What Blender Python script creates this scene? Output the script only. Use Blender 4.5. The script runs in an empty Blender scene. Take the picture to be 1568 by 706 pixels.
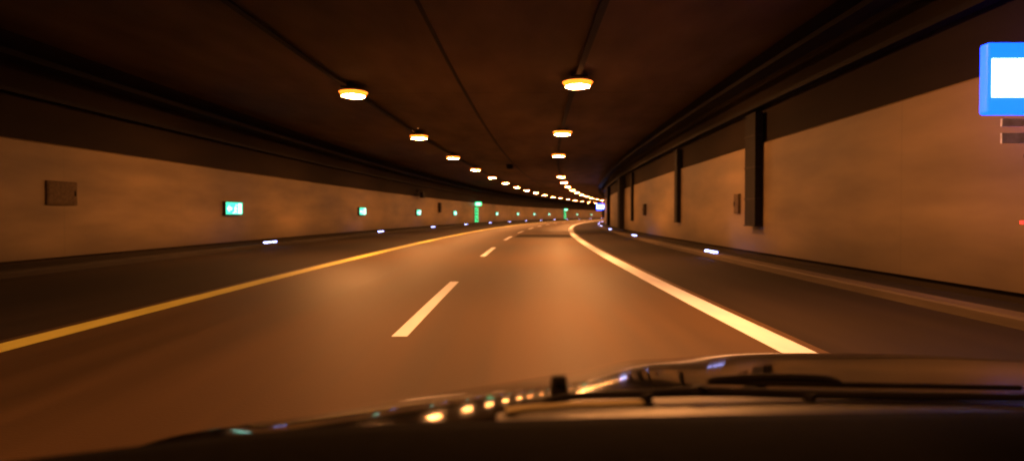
import bpy, bmesh, math, random
from mathutils import Vector
random.seed(3)
S=bpy.context.scene
R=820.0
EYE=1.2; F=1150.0
LAMP=(1.0,0.365,0.10)

def arc(s,u,h):
    return Vector((R-(R-u)*math.cos(s/R),(R-u)*math.sin(s/R),h))
def pix(px,py,z):
    return Vector(((px-784)/F*z, z, EYE-(py-330)/F*z))

# ---------------- materials ----------------
def newmat(n):
    m=bpy.data.materials.new(n); m.use_nodes=True
    nt=m.node_tree; b=nt.nodes['Principled BSDF']
    return m,nt,b
def simple(n,col,rough=.5,metal=0,noise=0.25,scale=12,spec=.5):
    m,nt,b=newmat(n)
    tc=nt.nodes.new('ShaderNodeTexCoord'); nz=nt.nodes.new('ShaderNodeTexNoise'); nz.inputs['Scale'].default_value=scale
    nt.links.new(tc.outputs['Object'],nz.inputs['Vector'])
    r=nt.nodes.new('ShaderNodeValToRGB')
    r.color_ramp.elements[0].position=.3; r.color_ramp.elements[1].position=.7
    r.color_ramp.elements[0].color=[c*(1-noise) for c in col]+[1]
    r.color_ramp.elements[1].color=[min(1,c*(1+noise)) for c in col]+[1]
    nt.links.new(nz.outputs['Fac'],r.inputs['Fac']); nt.links.new(r.outputs['Color'],b.inputs['Base Color'])
    b.inputs['Roughness'].default_value=rough; b.inputs['Metallic'].default_value=metal
    b.inputs['Specular IOR Level'].default_value=spec
    return m
def emis(n,col,st,sample=True):
    m,nt,b=newmat(n)
    b.inputs['Base Color'].default_value=(*[c*.5 for c in col],1)
    b.inputs['Emission Color'].default_value=(*col,1); b.inputs['Emission Strength'].default_value=st
    if not sample: m.cycles.emission_sampling='NONE'
    return m
def surf(n,ca,cb,rough=(.5,.7),s1=(.05,1.5),s2=(.6,6),bump=0.0,bscale=40,seam=0,seamdark=.6,contrast=(.3,.7),spec=.5,vdark=None):
    """UV in metres: x along the tunnel, y across. two noises mixed"""
    m,nt,b=newmat(n); N=nt.nodes.new; L=nt.links.new
    uv=N('ShaderNodeUVMap')
    def nz(sc,det):
        mp=N('ShaderNodeMapping'); mp.inputs['Scale'].default_value=(sc[0],sc[1],1)
        L(uv.outputs['UV'],mp.inputs['Vector'])
        t=N('ShaderNodeTexNoise'); t.noise_dimensions='2D'; t.inputs['Scale'].default_value=1; t.inputs['Detail'].default_value=det
        L(mp.outputs['Vector'],t.inputs['Vector']); return t
    a=nz(s1,2); c=nz(s2,3)
    mx=N('ShaderNodeMath'); mx.operation='ADD'
    h1=N('ShaderNodeMath'); h1.operation='MULTIPLY'; h1.inputs[1].default_value=.6; L(a.outputs['Fac'],h1.inputs[0])
    h2=N('ShaderNodeMath'); h2.operation='MULTIPLY'; h2.inputs[1].default_value=.4; L(c.outputs['Fac'],h2.inputs[0])
    L(h1.outputs[0],mx.inputs[0]); L(h2.outputs[0],mx.inputs[1])
    r=N('ShaderNodeValToRGB'); r.color_ramp.elements[0].position=contrast[0]; r.color_ramp.elements[1].position=contrast[1]
    r.color_ramp.elements[0].color=(*ca,1); r.color_ramp.elements[1].color=(*cb,1)
    L(mx.outputs[0],r.inputs['Fac'])
    out=r.outputs['Color']
    sep=N('ShaderNodeSeparateXYZ'); L(uv.outputs['UV'],sep.inputs[0])
    if seam:
        md=N('ShaderNodeMath'); md.operation='MODULO'; L(sep.outputs['X'],md.inputs[0]); md.inputs[1].default_value=seam
        ab=N('ShaderNodeMath'); ab.operation='ABSOLUTE'; L(md.outputs[0],ab.inputs[0])
        lt=N('ShaderNodeMath'); lt.operation='LESS_THAN'; L(ab.outputs[0],lt.inputs[0]); lt.inputs[1].default_value=.05
        mm=N('ShaderNodeMixRGB'); mm.blend_type='MULTIPLY'; mm.inputs['Color2'].default_value=(seamdark,seamdark,seamdark,1)
        L(lt.outputs[0],mm.inputs['Fac']); L(out,mm.inputs['Color1']); out=mm.outputs['Color']
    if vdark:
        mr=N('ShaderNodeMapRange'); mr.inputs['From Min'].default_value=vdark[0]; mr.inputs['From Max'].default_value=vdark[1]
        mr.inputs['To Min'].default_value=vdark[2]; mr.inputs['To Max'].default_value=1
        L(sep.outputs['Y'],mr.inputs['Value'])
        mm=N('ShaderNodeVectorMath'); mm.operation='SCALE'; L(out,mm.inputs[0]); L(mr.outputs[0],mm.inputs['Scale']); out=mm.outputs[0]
    L(out,b.inputs['Base Color'])
    rr=N('ShaderNodeMapRange'); rr.inputs['To Min'].default_value=rough[0]; rr.inputs['To Max'].default_value=rough[1]
    L(mx.outputs[0],rr.inputs['Value']); L(rr.outputs[0],b.inputs['Roughness'])
    b.inputs['Specular IOR Level'].default_value=spec
    if bump:
        t=nz((bscale,bscale),1); bp=N('ShaderNodeBump'); bp.inputs['Strength'].default_value=bump; bp.inputs['Distance'].default_value=.01
        L(t.outputs['Fac'],bp.inputs['Height']); L(bp.outputs['Normal'],b.inputs['Normal'])
    return m

M_road=surf('asphalt_worn',(.036,.022,.011),(.085,.050,.025),(.5,.68),(.02,.8),(.12,3),.10,40,spec=.2)
M_shoulder=surf('asphalt_dark',(.012,.0085,.006),(.028,.019,.013),(.75,.9),(.02,.6),(.12,3),0,30,spec=.12)
M_patch=surf('asphalt_strip_dark',(.010,.008,.006),(.018,.014,.011),(.7,.9),(.3,1),(1,5),0,30,spec=.08)
M_white=surf('road_paint_white_headlit',(.64,.70,.86),(.80,.86,.97),(.5,.7),(.3,2),(1,8))  # white paint tinted cool to stand in for headlight whitening
M_yellow=surf('road_paint_yellow',(.50,.49,.10),(.66,.63,.15),(.5,.7),(.3,2),(1,8))
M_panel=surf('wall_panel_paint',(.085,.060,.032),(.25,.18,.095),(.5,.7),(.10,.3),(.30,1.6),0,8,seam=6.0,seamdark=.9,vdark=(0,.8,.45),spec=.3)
M_upper=surf('concrete_sooty',(.012,.009,.007),(.028,.02,.014),(.8,.95),(.08,.4),(.3,2),0,8,spec=.1)
M_ceil=surf('ceiling_concrete',(.07,.046,.026),(.19,.125,.07),(.75,.9),(.06,.25),(.3,1.0),0,6,seam=12.0,seamdark=.5,spec=.2)
M_kerb=surf('kerb_stone',(.045,.034,.024),(.085,.065,.045),(.7,.85),(.1,2),(.5,6),spec=.2)
M_kerbd=surf('kerb_stone_dark',(.018,.014,.011),(.03,.024,.019),(.7,.85),(.1,2),(.5,6),spec=.15)  # darker variant for the left kerb
M_walk=surf('walkway_concrete',(.012,.01,.008),(.022,.018,.014),(.85,.95),(.1,1),(.5,4),spec=.1)
M_ground=surf('earth',(.05,.04,.03),(.08,.06,.045),(.9,1))
M_black=simple('black_metal',(.009,.007,.006),.75,spec=.15)
M_dark=simple('dark_metal',(.016,.012,.010),.7,spec=.15)
M_grey=simple('grey_enamel',(.03,.02,.013),.7,spec=.1)
M_lamp=emis('sodium_lens',LAMP,560)
M_lamphalo=emis('lamp_halo_bowl',(1,.20,.012),3.2)  # orange glowing bowl, shaped to stand in for the lamp's halo
M_green=emis('green_sign_face',(.02,.75,.42),2.0,False)
M_greenled=emis('green_led',(.04,.9,.3),2.8,False)
M_wsign=emis('white_sign_graphic',(.6,1,1),3.0,False)
M_led=emis('guide_led',(.34,.40,1.0),11,False)
M_blue=emis('blue_sign_border_glow',(.0015,.035,1.0),9)  # sign border, enlarged and saturated to take in its blue glow
M_bwhite=emis('blue_sign_core',(.45,.65,1.0),14)
M_red=emis('red_indicator',(1,.03,.02),3,False)

# ---------------- builders ----------------
def mkobj(name,verts,faces,mats,mi=None,uvs=None,smooth=False):
    me=bpy.data.meshes.new(name); me.from_pydata([tuple(v) for v in verts],[],faces)
    for m in (mats if isinstance(mats,list) else [mats]): me.materials.append(m)
    if mi:
        for p,i in zip(me.polygons,mi): p.material_index=i
    if uvs:
        l=me.uv_layers.new(name='UVMap')
        for lp in me.loops: l.data[lp.index].uv=uvs[lp.vertex_index]
    if smooth:
        for p in me.polygons: p.use_smooth=True
    o=bpy.data.objects.new(name,me); S.collection.objects.link(o); return o

def sweep(name,prof,mats,s0=-30,s1=480,step=4,closed=False,pmi=None,ranges=None):
    V=[];Fc=[];UV=[];MI=[]
    P=list(prof)
    if closed: P.append(P[0])
    d=[0]
    for a,b in zip(P,P[1:]): d.append(d[-1]+math.hypot(a[0]-b[0],a[1]-b[1]))
    for (a,b) in (ranges or [(s0,s1)]):
        n=max(1,int(math.ceil((b-a)/step))); base=len(V); k=len(P)
        for i in range(n+1):
            s=a+(b-a)*i/n
            for j,(u,h) in enumerate(P):
                V.append(arc(s,u,h)); UV.append((s,d[j]))
        for i in range(n):
            for j in range(k-1):
                q=base+i*k+j
                Fc.append((q,q+1,q+k+1,q+k)); MI.append(pmi[j] if pmi else 0)
        if closed:
            Fc.append(tuple(base+j for j in range(k-1))); MI.append(0)
            Fc.append(tuple(base+n*k+j for j in range(k-2,-1,-1))); MI.append(0)
    return mkobj(name,V,Fc,mats,MI,UV)

class B:
    def __init__(s): s.v=[];s.f=[];s.mi=[];s.m=[]
    def mat(s,m):
        if m not in s.m: s.m.append(m)
        return s.m.index(m)
    def poly(s,pts,m):
        b=len(s.v); s.v+=pts; s.f.append(tuple(range(b,b+len(pts)))); s.mi.append(s.mat(m))
    def box(s,s0,s1,u0,u1,h0,h1,m,bev=0):
        c=[arc(a,b_,c_) for a in(s0,s1) for b_ in(u0,u1) for c_ in(h0,h1)]
        s.box8(c,m)
    def box8(s,c,m):
        b=len(s.v); s.v+=c
        for f in((0,1,3,2),(4,6,7,5),(0,4,5,1),(2,3,7,6),(0,2,6,4),(1,5,7,3)):
            s.f.append(tuple(b+i for i in f)); s.mi.append(s.mat(m))
    def ring(s,sc,uc,a0,b0,h0,a1,b1,h1,m,n=20):
        b=len(s.v)
        for i in range(n):
            t=2*math.pi*i/n
            s.v.append(arc(sc+a0*math.cos(t),uc+b0*math.sin(t),h0)); s.v.append(arc(sc+a1*math.cos(t),uc+b1*math.sin(t),h1))
        for i in range(n):
            j=(i+1)%n
            s.f.append((b+2*i,b+2*i+1,b+2*j+1,b+2*j)); s.mi.append(s.mat(m))
    def out(s,name,parent=None,bevel=0):
        o=mkobj(name,s.v,s.f,s.m,s.mi)
        if bevel:
            md=o.modifiers.new('b','BEVEL'); md.width=bevel; md.segments=2
        if parent: o.parent=parent
        return o
def empty(name):
    e=bpy.data.objects.new(name,None); S.collection.objects.link(e); return e

UL=-11.15; UR=6.15; H=5.1
KL=-9.7; KR=5.3
# ---------------- setting ----------------
mkobj('ground',[(-900,-300,-.3),(900,-300,-.3),(900,1200,-.3),(-900,1200,-.3)],[(0,1,2,3)],M_ground,uvs=[(0,0),(1800,0),(1800,1500),(0,1500)])
sweep('road',[(-4.95,0),(2.75,0)],M_road)
sweep('road_shoulder',[(KL,0),(-4.95,0)],M_shoulder)
sweep('road_shoulder',[(2.75,0),(KR,0)],M_shoulder)
sweep('road_edge_line',[(-4.66-.16,.004),(-4.66+.16,.004)],M_yellow)
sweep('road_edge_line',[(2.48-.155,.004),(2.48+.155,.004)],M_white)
rg=[(7.4+14.5*k,13.55+14.5*k) for k in range(-2,30)]
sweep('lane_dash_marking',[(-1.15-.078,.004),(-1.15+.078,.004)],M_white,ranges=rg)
sweep('road_dark_strip',[(-.9,.004),(2.25,.004)],M_patch,ranges=[(41,47)])  # darker strip across the lane
sweep('walkway',[(UR,.12),(KR+.32,.12)],M_walk)
sweep('walkway',[(UL,.12),(KL-.32,.12)],M_walk)
sweep('kerb',[(KR,-.05),(KR,.10),(KR+.02,.125),(KR+.32,.125),(KR+.32,.0)],M_kerb)
sweep('kerb',[(KL,-.05),(KL,.10),(KL-.02,.125),(KL-.32,.125),(KL-.32,.0)],M_kerbd)
sweep('tunnel_wall',[(UR,0),(UR,H-.55),(UR-.35,H)],M_upper)
sweep('tunnel_wall',[(UL,0),(UL,H-.55),(UL+.35,H)],M_upper)
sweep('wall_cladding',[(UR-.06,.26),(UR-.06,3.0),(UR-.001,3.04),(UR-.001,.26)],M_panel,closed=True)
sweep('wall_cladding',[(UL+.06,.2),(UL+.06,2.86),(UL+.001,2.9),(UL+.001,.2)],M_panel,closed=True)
sweep('tunnel_ceiling',[(UR-.3,H-.001),(UL+.3,H-.001)],M_ceil)
sweep('ceiling_joint',[(-1.88,H-.03),(-1.80,H-.03),(-1.80,H-.002),(-1.88,H-.002)],M_dark,closed=True)
def tray(u0,u1,h0,h1,name='cable_tray',m=M_black):
    sweep(name,[(u0,h0),(u1,h0),(u1,h1),(u0,h1)],m,closed=True)
tray(5.35,5.75,4.42,4.52); tray(5.9,6.1,3.9,4.0)
tray(-10.8,-10.3,4.45,4.57); tray(-11.1,-10.9,3.85,3.95)
tray(-5.22,-5.08,4.95,5.0,m=M_dark); tray(1.45,1.6,4.95,5.0,m=M_dark)

# ---------------- ceiling lamps ----------------
def lamp(s,u):
    b=B()
    b.box(s-.65,s+.65,u-.22,u+.22,4.90,4.96,M_grey)
    b.ring(s,u,.56,.43,4.87,.02,.02,4.905,M_grey)
    b.ring(s,u,.46,.33,4.755,.55,.42,4.87,M_lamphalo)
    n=20
    b.poly([arc(s+.46*math.cos(2*math.pi*i/n),u+.33*math.sin(2*math.pi*i/n),4.754) for i in range(n)],M_lamp)
    for a in(-.5,.5): b.box(s+a-.03,s+a+.03,u-.05,u+.05,4.96,5.08,M_dark)
    b.out('ceiling_lamp')
for k in range(-2,30):
    if k!=-1: lamp(22.4+12.3*k,-5.05)
    if k!=3: lamp(20.9+12.4*k,1.55)

# ---------------- kerb guide lights ----------------
def guide(s,u,sg):
    b=B()
    b.box(s-.62,s+.62,u,u+sg*.12,.125,.15,M_dark)
    b.box(s-.58,s-.05,u+sg*.01,u+sg*.10,.15,.20,M_led)
    b.box(s+.05,s+.58,u+sg*.01,u+sg*.10,.15,.20,M_led)
    b.box(s-.05,s+.05,u+sg*.0,u+sg*.11,.15,.21,M_dark)
    b.out('kerb_guide_light')
for k in range(-1,16):
    guide(28.5+19*k,KL-.03,-1)
    guide(21.5+17.5*k,KR+.03,1)

# ---------------- exit signs on the left wall ----------------
def exit_sign(s):
    b=B(); u=UL+.06; h0,h1=1.24,1.69; a,c=s-.75,s+.75
    b.box(a-.03,c+.03,u,u+.12,h0-.03,h1+.03,M_grey)
    f=u+.124
    b.poly([arc(a,f,h0),arc(c,f,h0),arc(c,f,h1),arc(a,f,h1)],M_green)
    f=u+.13
    P=lambda L:[arc(s+x,f,h0+y) for x,y in L]
    b.poly(P([(.12,.34),(.17,.39),(.23,.34),(.17,.29)]),M_wsign)
    b.poly(P([(.02,.28),(.14,.29),(.10,.16),(.0,.16)]),M_wsign)
    b.poly(P([(.1,.16),(.2,.1),(.18,.02),(.14,.02),(.14,.08),(.04,.14)]),M_wsign)
    b.poly(P([(.04,.16),(-.02,.08),(-.14,.06),(-.14,.03),(.0,.04),(.08,.13)]),M_wsign)
    b.poly(P([(.12,.26),(.24,.2),(.24,.17),(.1,.22)]),M_wsign)
    b.poly(P([(.36,.03),(.64,.03),(.64,.41),(.36,.41)]),M_wsign)
    b.poly(P([(-.65,.21),(-.46,.35),(-.46,.26),(-.24,.26),(-.24,.16),(-.46,.16),(-.46,.07)]),M_wsign)
    b.out('emergency_exit_sign')
for s in (9,28.0,47.6,66,85,118,140,160,180,222,245,265,290): exit_sign(s)
def exit_door(s):
    e=empty('emergency_exit_door'); u=UL+.06
    b=B(); b.box(s-.6,s+.6,u,u+.05,.14,2.2,M_grey); b.box(s+.35,s+.5,u+.05,u+.1,1.1,1.14,M_dark); b.out('door_leaf',e)
    b=B()
    for a in(-.72,.72): b.box(s+a-.08,s+a+.08,u,u+.12,.14,2.3,M_dark)
    b.box(s-.8,s+.8,u,u+.12,2.3,2.42,M_dark); b.out('door_frame',e)
    b=B()
    for a in(-.72,.72):
        for i in range(6): b.box(s+a-.06,s+a+.06,u+.121,u+.2,.3+i*.34,.55+i*.34,M_greenled)
    b.out('frame_lights',e)
    b=B(); b.box(s-.05,s+.05,u,u+.8,2.48,2.98,M_greenled); b.box(s-.056,s+.056,u+.12,u+.68,2.6,2.86,M_wsign); b.out('projecting_sign',e)
for s in (100,203,306): exit_door(s)

# ---------------- wall fixtures ----------------
def duct(s,w=.9,p=.2,h0=.95,h1=3.8,name='cable_riser'):
    b=B(); u=UR-.06
    b.box(s-w/2,s+w/2,u-p,u-.001,h0,h1,M_black)
    b.box(s-w/2-.02,s+w/2+.02,u-p-.02,u-.001,h0-.03,h0,M_dark)
    for h in(1.6,2.4,3.2): b.box(s-w/2-.02,s+w/2+.02,u-p-.012,u-.001,h,h+.05,M_dark)
    b.out(name)
duct(19.5); duct(30.0,.55,.16); duct(53,1.8,.35,.3); duct(46,.5,.15,.9); duct(70,1.2,.3,.3)
def cabinet(s,u,sg,w,h0,h1,p=.15,m=M_grey):
    b=B(); b.box(s-w/2,s+w/2,u,u+sg*p,h0,h1,m)
    b.box(s-w/2+.04,s+w/2-.04,u+sg*p,u+sg*(p+.012),h0+.04,h1-.04,m)
    b.box(s+w/2-.12,s+w/2-.09,u+sg*(p+.012),u+sg*(p+.035),(h0+h1)/2-.06,(h0+h1)/2+.06,M_black)
    b.out('wall_cabinet',bevel=.006)
M_cab=simple('cabinet_enamel_dusty',(.075,.052,.030),.7,spec=.1)
cabinet(21.3,UR-.06,-1,.5,1.25,1.8,.06,M_cab)
cabinet(17.9,UL+.06,1,1.15,1.45,2.02,.05,M_cab)
cabinet(76,UL+.06,1,.6,1.5,2.5,.25,M_dark)
cabinet(40,UR-.06,-1,.6,1.2,1.8,.12)
def cctv(s,u,sg):
    b=B()
    b.box(s-.06,s+.06,u,u+sg*.1,3.2,3.5,M_dark); b.box(s-.03,s+.03,u+sg*.1,u+sg*.5,3.38,3.43,M_dark)
    b.box(s-.5,s+.4,u+sg*.38,u+sg*.68,2.75,3.2,M_black); b.box(s-.6,s+.4,u+sg*.36,u+sg*.70,3.2,3.24,M_dark)
    b.box(s-.03,s+.03,u+sg*.5,u+sg*.56,3.24,3.38,M_dark)
    b.out('surveillance_camera',bevel=.01)
cctv(66,UL+.001,1)
b=B(); b.box(57,58,-2.4,-1.95,4.8,5.08,M_dark); b.box(57.1,57.9,-2.35,-2.0,4.76,4.8,M_black); b.out('ceiling_junction_box',bevel=.01)

# ---------------- SOS station ----------------
M_plate=simple('plate_blue_spill',(.34,.34,.62),.4)  # white plates; the sign's blue spill is put into their violet colour
def sos(s,dh=0):
    e=empty('sos_sign')
    b=B(); b.box(s,s+.16,5.16,6.0,2.31+dh,3.09+dh,M_blue)
    b.box(s+.02,s+.14,6.0,UR-.001,2.5+dh,2.56+dh,M_dark); b.box(s+.02,s+.14,6.0,UR-.001,2.84+dh,2.9+dh,M_dark)
    b.out('sign_box',e,bevel=.07)
    b=B(); b.box(s-.014,s-.002,5.205,5.955,2.49+dh,2.91+dh,M_bwhite); b.out('sign_face',e,bevel=.004)
    b=B(); b.box(s-.2,s-.17,5.20,5.90,1.97,2.08,M_plate); b.box(s-.2,s-.17,5.20,5.90,2.15,2.23,M_plate)
    b.box(s-.168,s-.14,5.8,5.84,1.93,2.30,M_dark); b.box(s-.168,s-.14,5.84,UR-.06,2.1,2.14,M_dark)
    if dh==0: b.out('distance_plate',e)
    c=empty('emergency_phone_cabinet')
    b=B(); b.box(s-.4,s+.3,UR-.36,UR-.062,.95,1.85,M_dark); b.box(s-.42,s+.32,UR-.38,UR-.062,1.85,1.9,M_black); b.out('cabinet_body',c,bevel=.01)
    b=B(); b.box(s-.35,s+.25,UR-.375,UR-.36,1.0,1.8,M_dark); b.box(s-.3,s-.26,UR-.40,UR-.375,1.3,1.5,M_black); b.out('cabinet_door',c)
    b=B(); b.box(s+.26,s+.3,UR-.42,UR-.36,1.10,1.14,M_red); b.out('status_light',c)
sos(8.3); sos(90,-.5)

# ---------------- car ----------------
car=empty('car')
m,nt,bb=newmat('car_paint_black'); bb.inputs['Base Color'].default_value=(.006,.0055,.005,1)
bb.inputs['Specular IOR Level'].default_value=.075
tc=nt.nodes.new('ShaderNodeTexCoord'); nz=nt.nodes.new('ShaderNodeTexNoise'); nz.inputs['Scale'].default_value=6; nz.inputs['Detail'].default_value=4
mr=nt.nodes.new('ShaderNodeMapRange'); mr.inputs['To Min'].default_value=.02; mr.inputs['To Max'].default_value=.13
nt.links.new(tc.outputs['Object'],nz.inputs['Vector']); nt.links.new(nz.outputs['Fac'],mr.inputs['Value']); nt.links.new(mr.outputs[0],bb.inputs['Roughness'])
M_paint=m
M_dash=simple('dash_plastic',(.004,.0035,.003),.9,0,.2,60,spec=.03)
M_cowl=simple('cowl_plastic',(.014,.011,.008),.4,0,.2,30,spec=.2)
M_wiper=simple('wiper_lit_yellow',(.7,.6,.35),.3,.3)  # yellow lamplight on the wiper put into its base colour
half=[(0,2.32,.757),(.2,2.30,.757),(.4,2.17,.760),(.6,1.96,.775),(.72,1.78,.797),(.83,1.6,.822),(.94,1.4,.849),(1.05,1.15,.89),(1.12,.95,.926),(1.15,.86,.935)]
rim=[(.72-a,b_,c) for a,b_,c in reversed(half)]+[(.72+a,b_,c) for a,b_,c in half[1:]]
def cr(P,n):
    out=[]
    for i in range(len(P)-1):
        p0=Vector(P[max(i-1,0)]);p1=Vector(P[i]);p2=Vector(P[i+1]);p3=Vector(P[min(i+2,len(P)-1)])
        for k in range(n):
            t=k/n
            out.append(.5*((2*p1)+(-p0+p2)*t+(2*p0-5*p1+4*p2-p3)*t*t+(-p0+3*p1-3*p2+p3)*t**3))
    out.append(Vector(P[-1])); return out
rimS=cr(rim,6)
V=[];Fc=[]
rows=[]
NR=16
for q in range(-4,NR+1):
    row=[]
    for p in rimS:
        dx=p.x-.72
        if q<0:
            k=-q/4; out=.10*math.sin(k*math.pi/2)
            dirv=Vector((dx,(p.y-1.0)*1.0,0)); dirv.normalize()
            row.append(Vector((p.x+dirv.x*out,p.y+dirv.y*out,p.z-.02*k-.5*k*k)))
        else:
            r=q/NR; bz=.84
            base=Vector((.72+dx*.98,bz,.925+.04*(1-(dx/1.15)**2)))
            h=p.z+(base.z-p.z)*(1-(1-r)**1.8)
            crease=.008*math.exp(-((abs(dx)*(1-.2*r)-.42)/.08)**2)*min(1,r*4)
            row.append(Vector((p.x+(base.x-p.x)*r,p.y+(base.y-p.y)*r,h+crease)))
    rows.append(row)
k=len(rimS)
for r_ in rows: V+=r_
for i in range(len(rows)-1):
    for j in range(k-1):
        Fc.append((i*k+j,i*k+j+1,(i+1)*k+j+1,(i+1)*k+j))
o=mkobj('bonnet',V,Fc,M_paint,smooth=True); o.parent=car
def cab(name,pts,faces,mat):
    o=mkobj(name,pts,faces,mat); o.parent=car
    md=o.modifiers.new('s','SOLIDIFY'); md.thickness=.03
cab('shade_roof',[(-.3,.34,1.47),(.72,.42,1.52),(1.74,.34,1.47),(-.36,-.6,1.52),(.72,-.6,1.58),(1.8,-.6,1.52),(-.3,-2.0,1.42),(.72,-2.1,1.46),(1.74,-2.0,1.42)],
    [(0,1,4,3),(1,2,5,4),(3,4,7,6),(4,5,8,7)],M_paint)  # unseen car roof, added to keep the dashboard in shade
cab('tailgate',[(-.3,-2.0,1.42),(1.74,-2.0,1.42),(1.8,-2.4,.95),(-.36,-2.4,.95),(1.8,-2.45,.35),(-.36,-2.45,.35)],[(0,1,2,3),(3,2,4,5)],M_paint)
for sx in(-.44,1.88):
    cab('door_panel',[(sx,.84,.93),(sx,-2.42,.97),(sx,-2.42,.32),(sx,.84,.32)],[(0,1,2,3)],M_paint)
    ix=sx+(.1 if sx<0 else -.1)
    cab('door_pillar',[(sx,-.35,.95),(sx,-.5,.95),(ix,-.5,1.51),(ix,-.35,1.51)],[(0,1,2,3)],M_black)
    cab('rear_pillar',[(sx,-1.5,.95),(sx,-2.4,.95),(ix,-2.0,1.43),(ix,-1.7,1.46)],[(0,1,2,3)],M_paint)
def strip(name,rows_,mat):
    V=[];Fc=[]; n=len(rows_[0])
    for r_ in rows_: V+=r_
    for i in range(len(rows_)-1):
        for j in range(n-1): Fc.append((i*n+j,i*n+j+1,(i+1)*n+j+1,(i+1)*n+j))
    o=mkobj(name,V,Fc,mat,smooth=True); o.parent=car; return o
cow=[(760,634),(800,622),(870,613),(1070,608),(1300,610),(1568,616),(1900,628)]
cowN=[(750,665),(800,662),(870,658),(1070,652),(1300,648),(1568,650),(1900,656)]
strip('cowl',[[pix(a,b_+30,.93) for a,b_ in cow],[pix(a,b_,.93) for a,b_ in cow],[pix(a,(b_+d_)/2-2,.85) for (a,b_),(c,d_) in zip(cow,cowN)],[pix(a,b_,.78) for a,b_ in cowN]],M_cowl)
dp=cr([(v.x,v.y,v.z) for v in [pix(a,b_,.70) for a,b_ in [(-350,745),(-120,722),(60,702),(210,684),(370,666),(560,652),(770,645),(940,640),(1100,636),(1330,632),(1568,629),(1900,632),(2300,642)]]],4)
strip('dashboard',[[v+Vector((0,.06,-.5)) for v in dp],[v+Vector((0,.03,-.02)) for v in dp],[v for v in dp],[v+Vector((0,-.03,.0)) for v in dp],[v+Vector((0,-.35,-.03)) for v in dp],[v+Vector((0,-.4,-.4)) for v in dp]],M_dash)
def tube(name,pts,rad,mat,flat=1.0):
    cu=bpy.data.curves.new(name,'CURVE'); cu.dimensions='3D'; cu.bevel_depth=1; cu.bevel_resolution=3
    sp=cu.splines.new('POLY'); sp.points.add(len(pts)-1)
    for i,p in enumerate(pts):
        sp.points[i].co=(*p,1); sp.points[i].radius=rad[i] if isinstance(rad,list) else rad
    cu.use_fill_caps=True
    cu.materials.append(mat); o=bpy.data.objects.new(name,cu); S.collection.objects.link(o); o.parent=car; return o
z=.90
bl=cr([tuple(pix(a,b_,z)) for a,b_ in [(775,636),(830,630),(985,624),(1240,620),(1450,622),(1700,628)]],5)
tube('wiper_blade',bl,.005,M_black)
tube('wiper_blade_lit_spine',[v+Vector((0,-.006,.006)) for v in bl[:11]],.0045,M_wiper)  # pale strip only along the stretch of blade that catches light
ar=cr([tuple(pix(a,b_,z)) for a,b_ in [(822,625),(850,612),(900,607),(990,604),(1070,600),(1250,605),(1568,610),(1800,614)]],5)
tube('wiper_arm',ar,[.0035+.002*min(1,i/20) for i in range(len(ar))],M_black)
for a,y0,y1 in((990,603,624),(1240,604,622),(1068,591,602)):
    tube('wiper_clip',[pix(a,y0,z-.005),pix(a+3,y1,z-.005)],.007,M_black)
tube('second_wiper_arm',cr([tuple(pix(a,b_,1.0)) for a,b_ in [(1085,584),(1130,580),(1200,578),(1265,581),(1290,590)]],4),[.002]+[.005]*15+[.003],M_black)
tube('second_wiper_blade',[pix(1085,585,1.0),pix(1300,590,1.0),pix(1568,595,1.0)],.004,M_black)
def cbox(name,c,sx,sy,sz,mat,bev=.004):
    bm=bmesh.new(); bmesh.ops.create_cube(bm,size=1)
    for v in bm.verts:
        t=.8 if v.co.z>0 else 1
        v.co=Vector((v.co.x*sx*t,v.co.y*sy,v.co.z*sz))+c
    me=bpy.data.meshes.new(name); bm.to_mesh(me); bm.free(); me.materials.append(mat)
    o=bpy.data.objects.new(name,me); S.collection.objects.link(o); o.parent=car
    md=o.modifiers.new('b','BEVEL'); md.width=bev; md.segments=3; return o
cbox('washer_nozzle',pix(856,591,.98),.024,.02,.026,M_black)
for dx in(-5,5): cbox('washer_nozzle_jet',pix(856+dx,587,.968),.005,.004,.006,M_cowl,.001)

# ---------------- camera ----------------
cam=bpy.data.cameras.new('camera'); co=bpy.data.objects.new('camera',cam); S.collection.objects.link(co)
co.location=(0,0,EYE); co.rotation_euler=(math.radians(90-1.15),0,0)
cam.sensor_width=36; cam.lens=36*F/1568; cam.clip_start=.02; cam.clip_end=3000
cam.dof.use_dof=True; cam.dof.focus_distance=3.4; cam.dof.aperture_fstop=3.2; cam.dof.aperture_ratio=.7
S.camera=co

# ---------------- world ----------------
w=bpy.data.worlds.new('World'); S.world=w; w.use_nodes=True
sk=w.node_tree.nodes.new('ShaderNodeTexSky'); sk.sky_type='NISHITA'; sk.sun_disc=False; sk.sun_elevation=math.radians(-3)
bg=w.node_tree.nodes['Background']; w.node_tree.links.new(sk.outputs[0],bg.inputs[0]); bg.inputs[1].default_value=.01
S.view_settings.view_transform='Standard'; S.view_settings.look='None'; S.view_settings.exposure=0
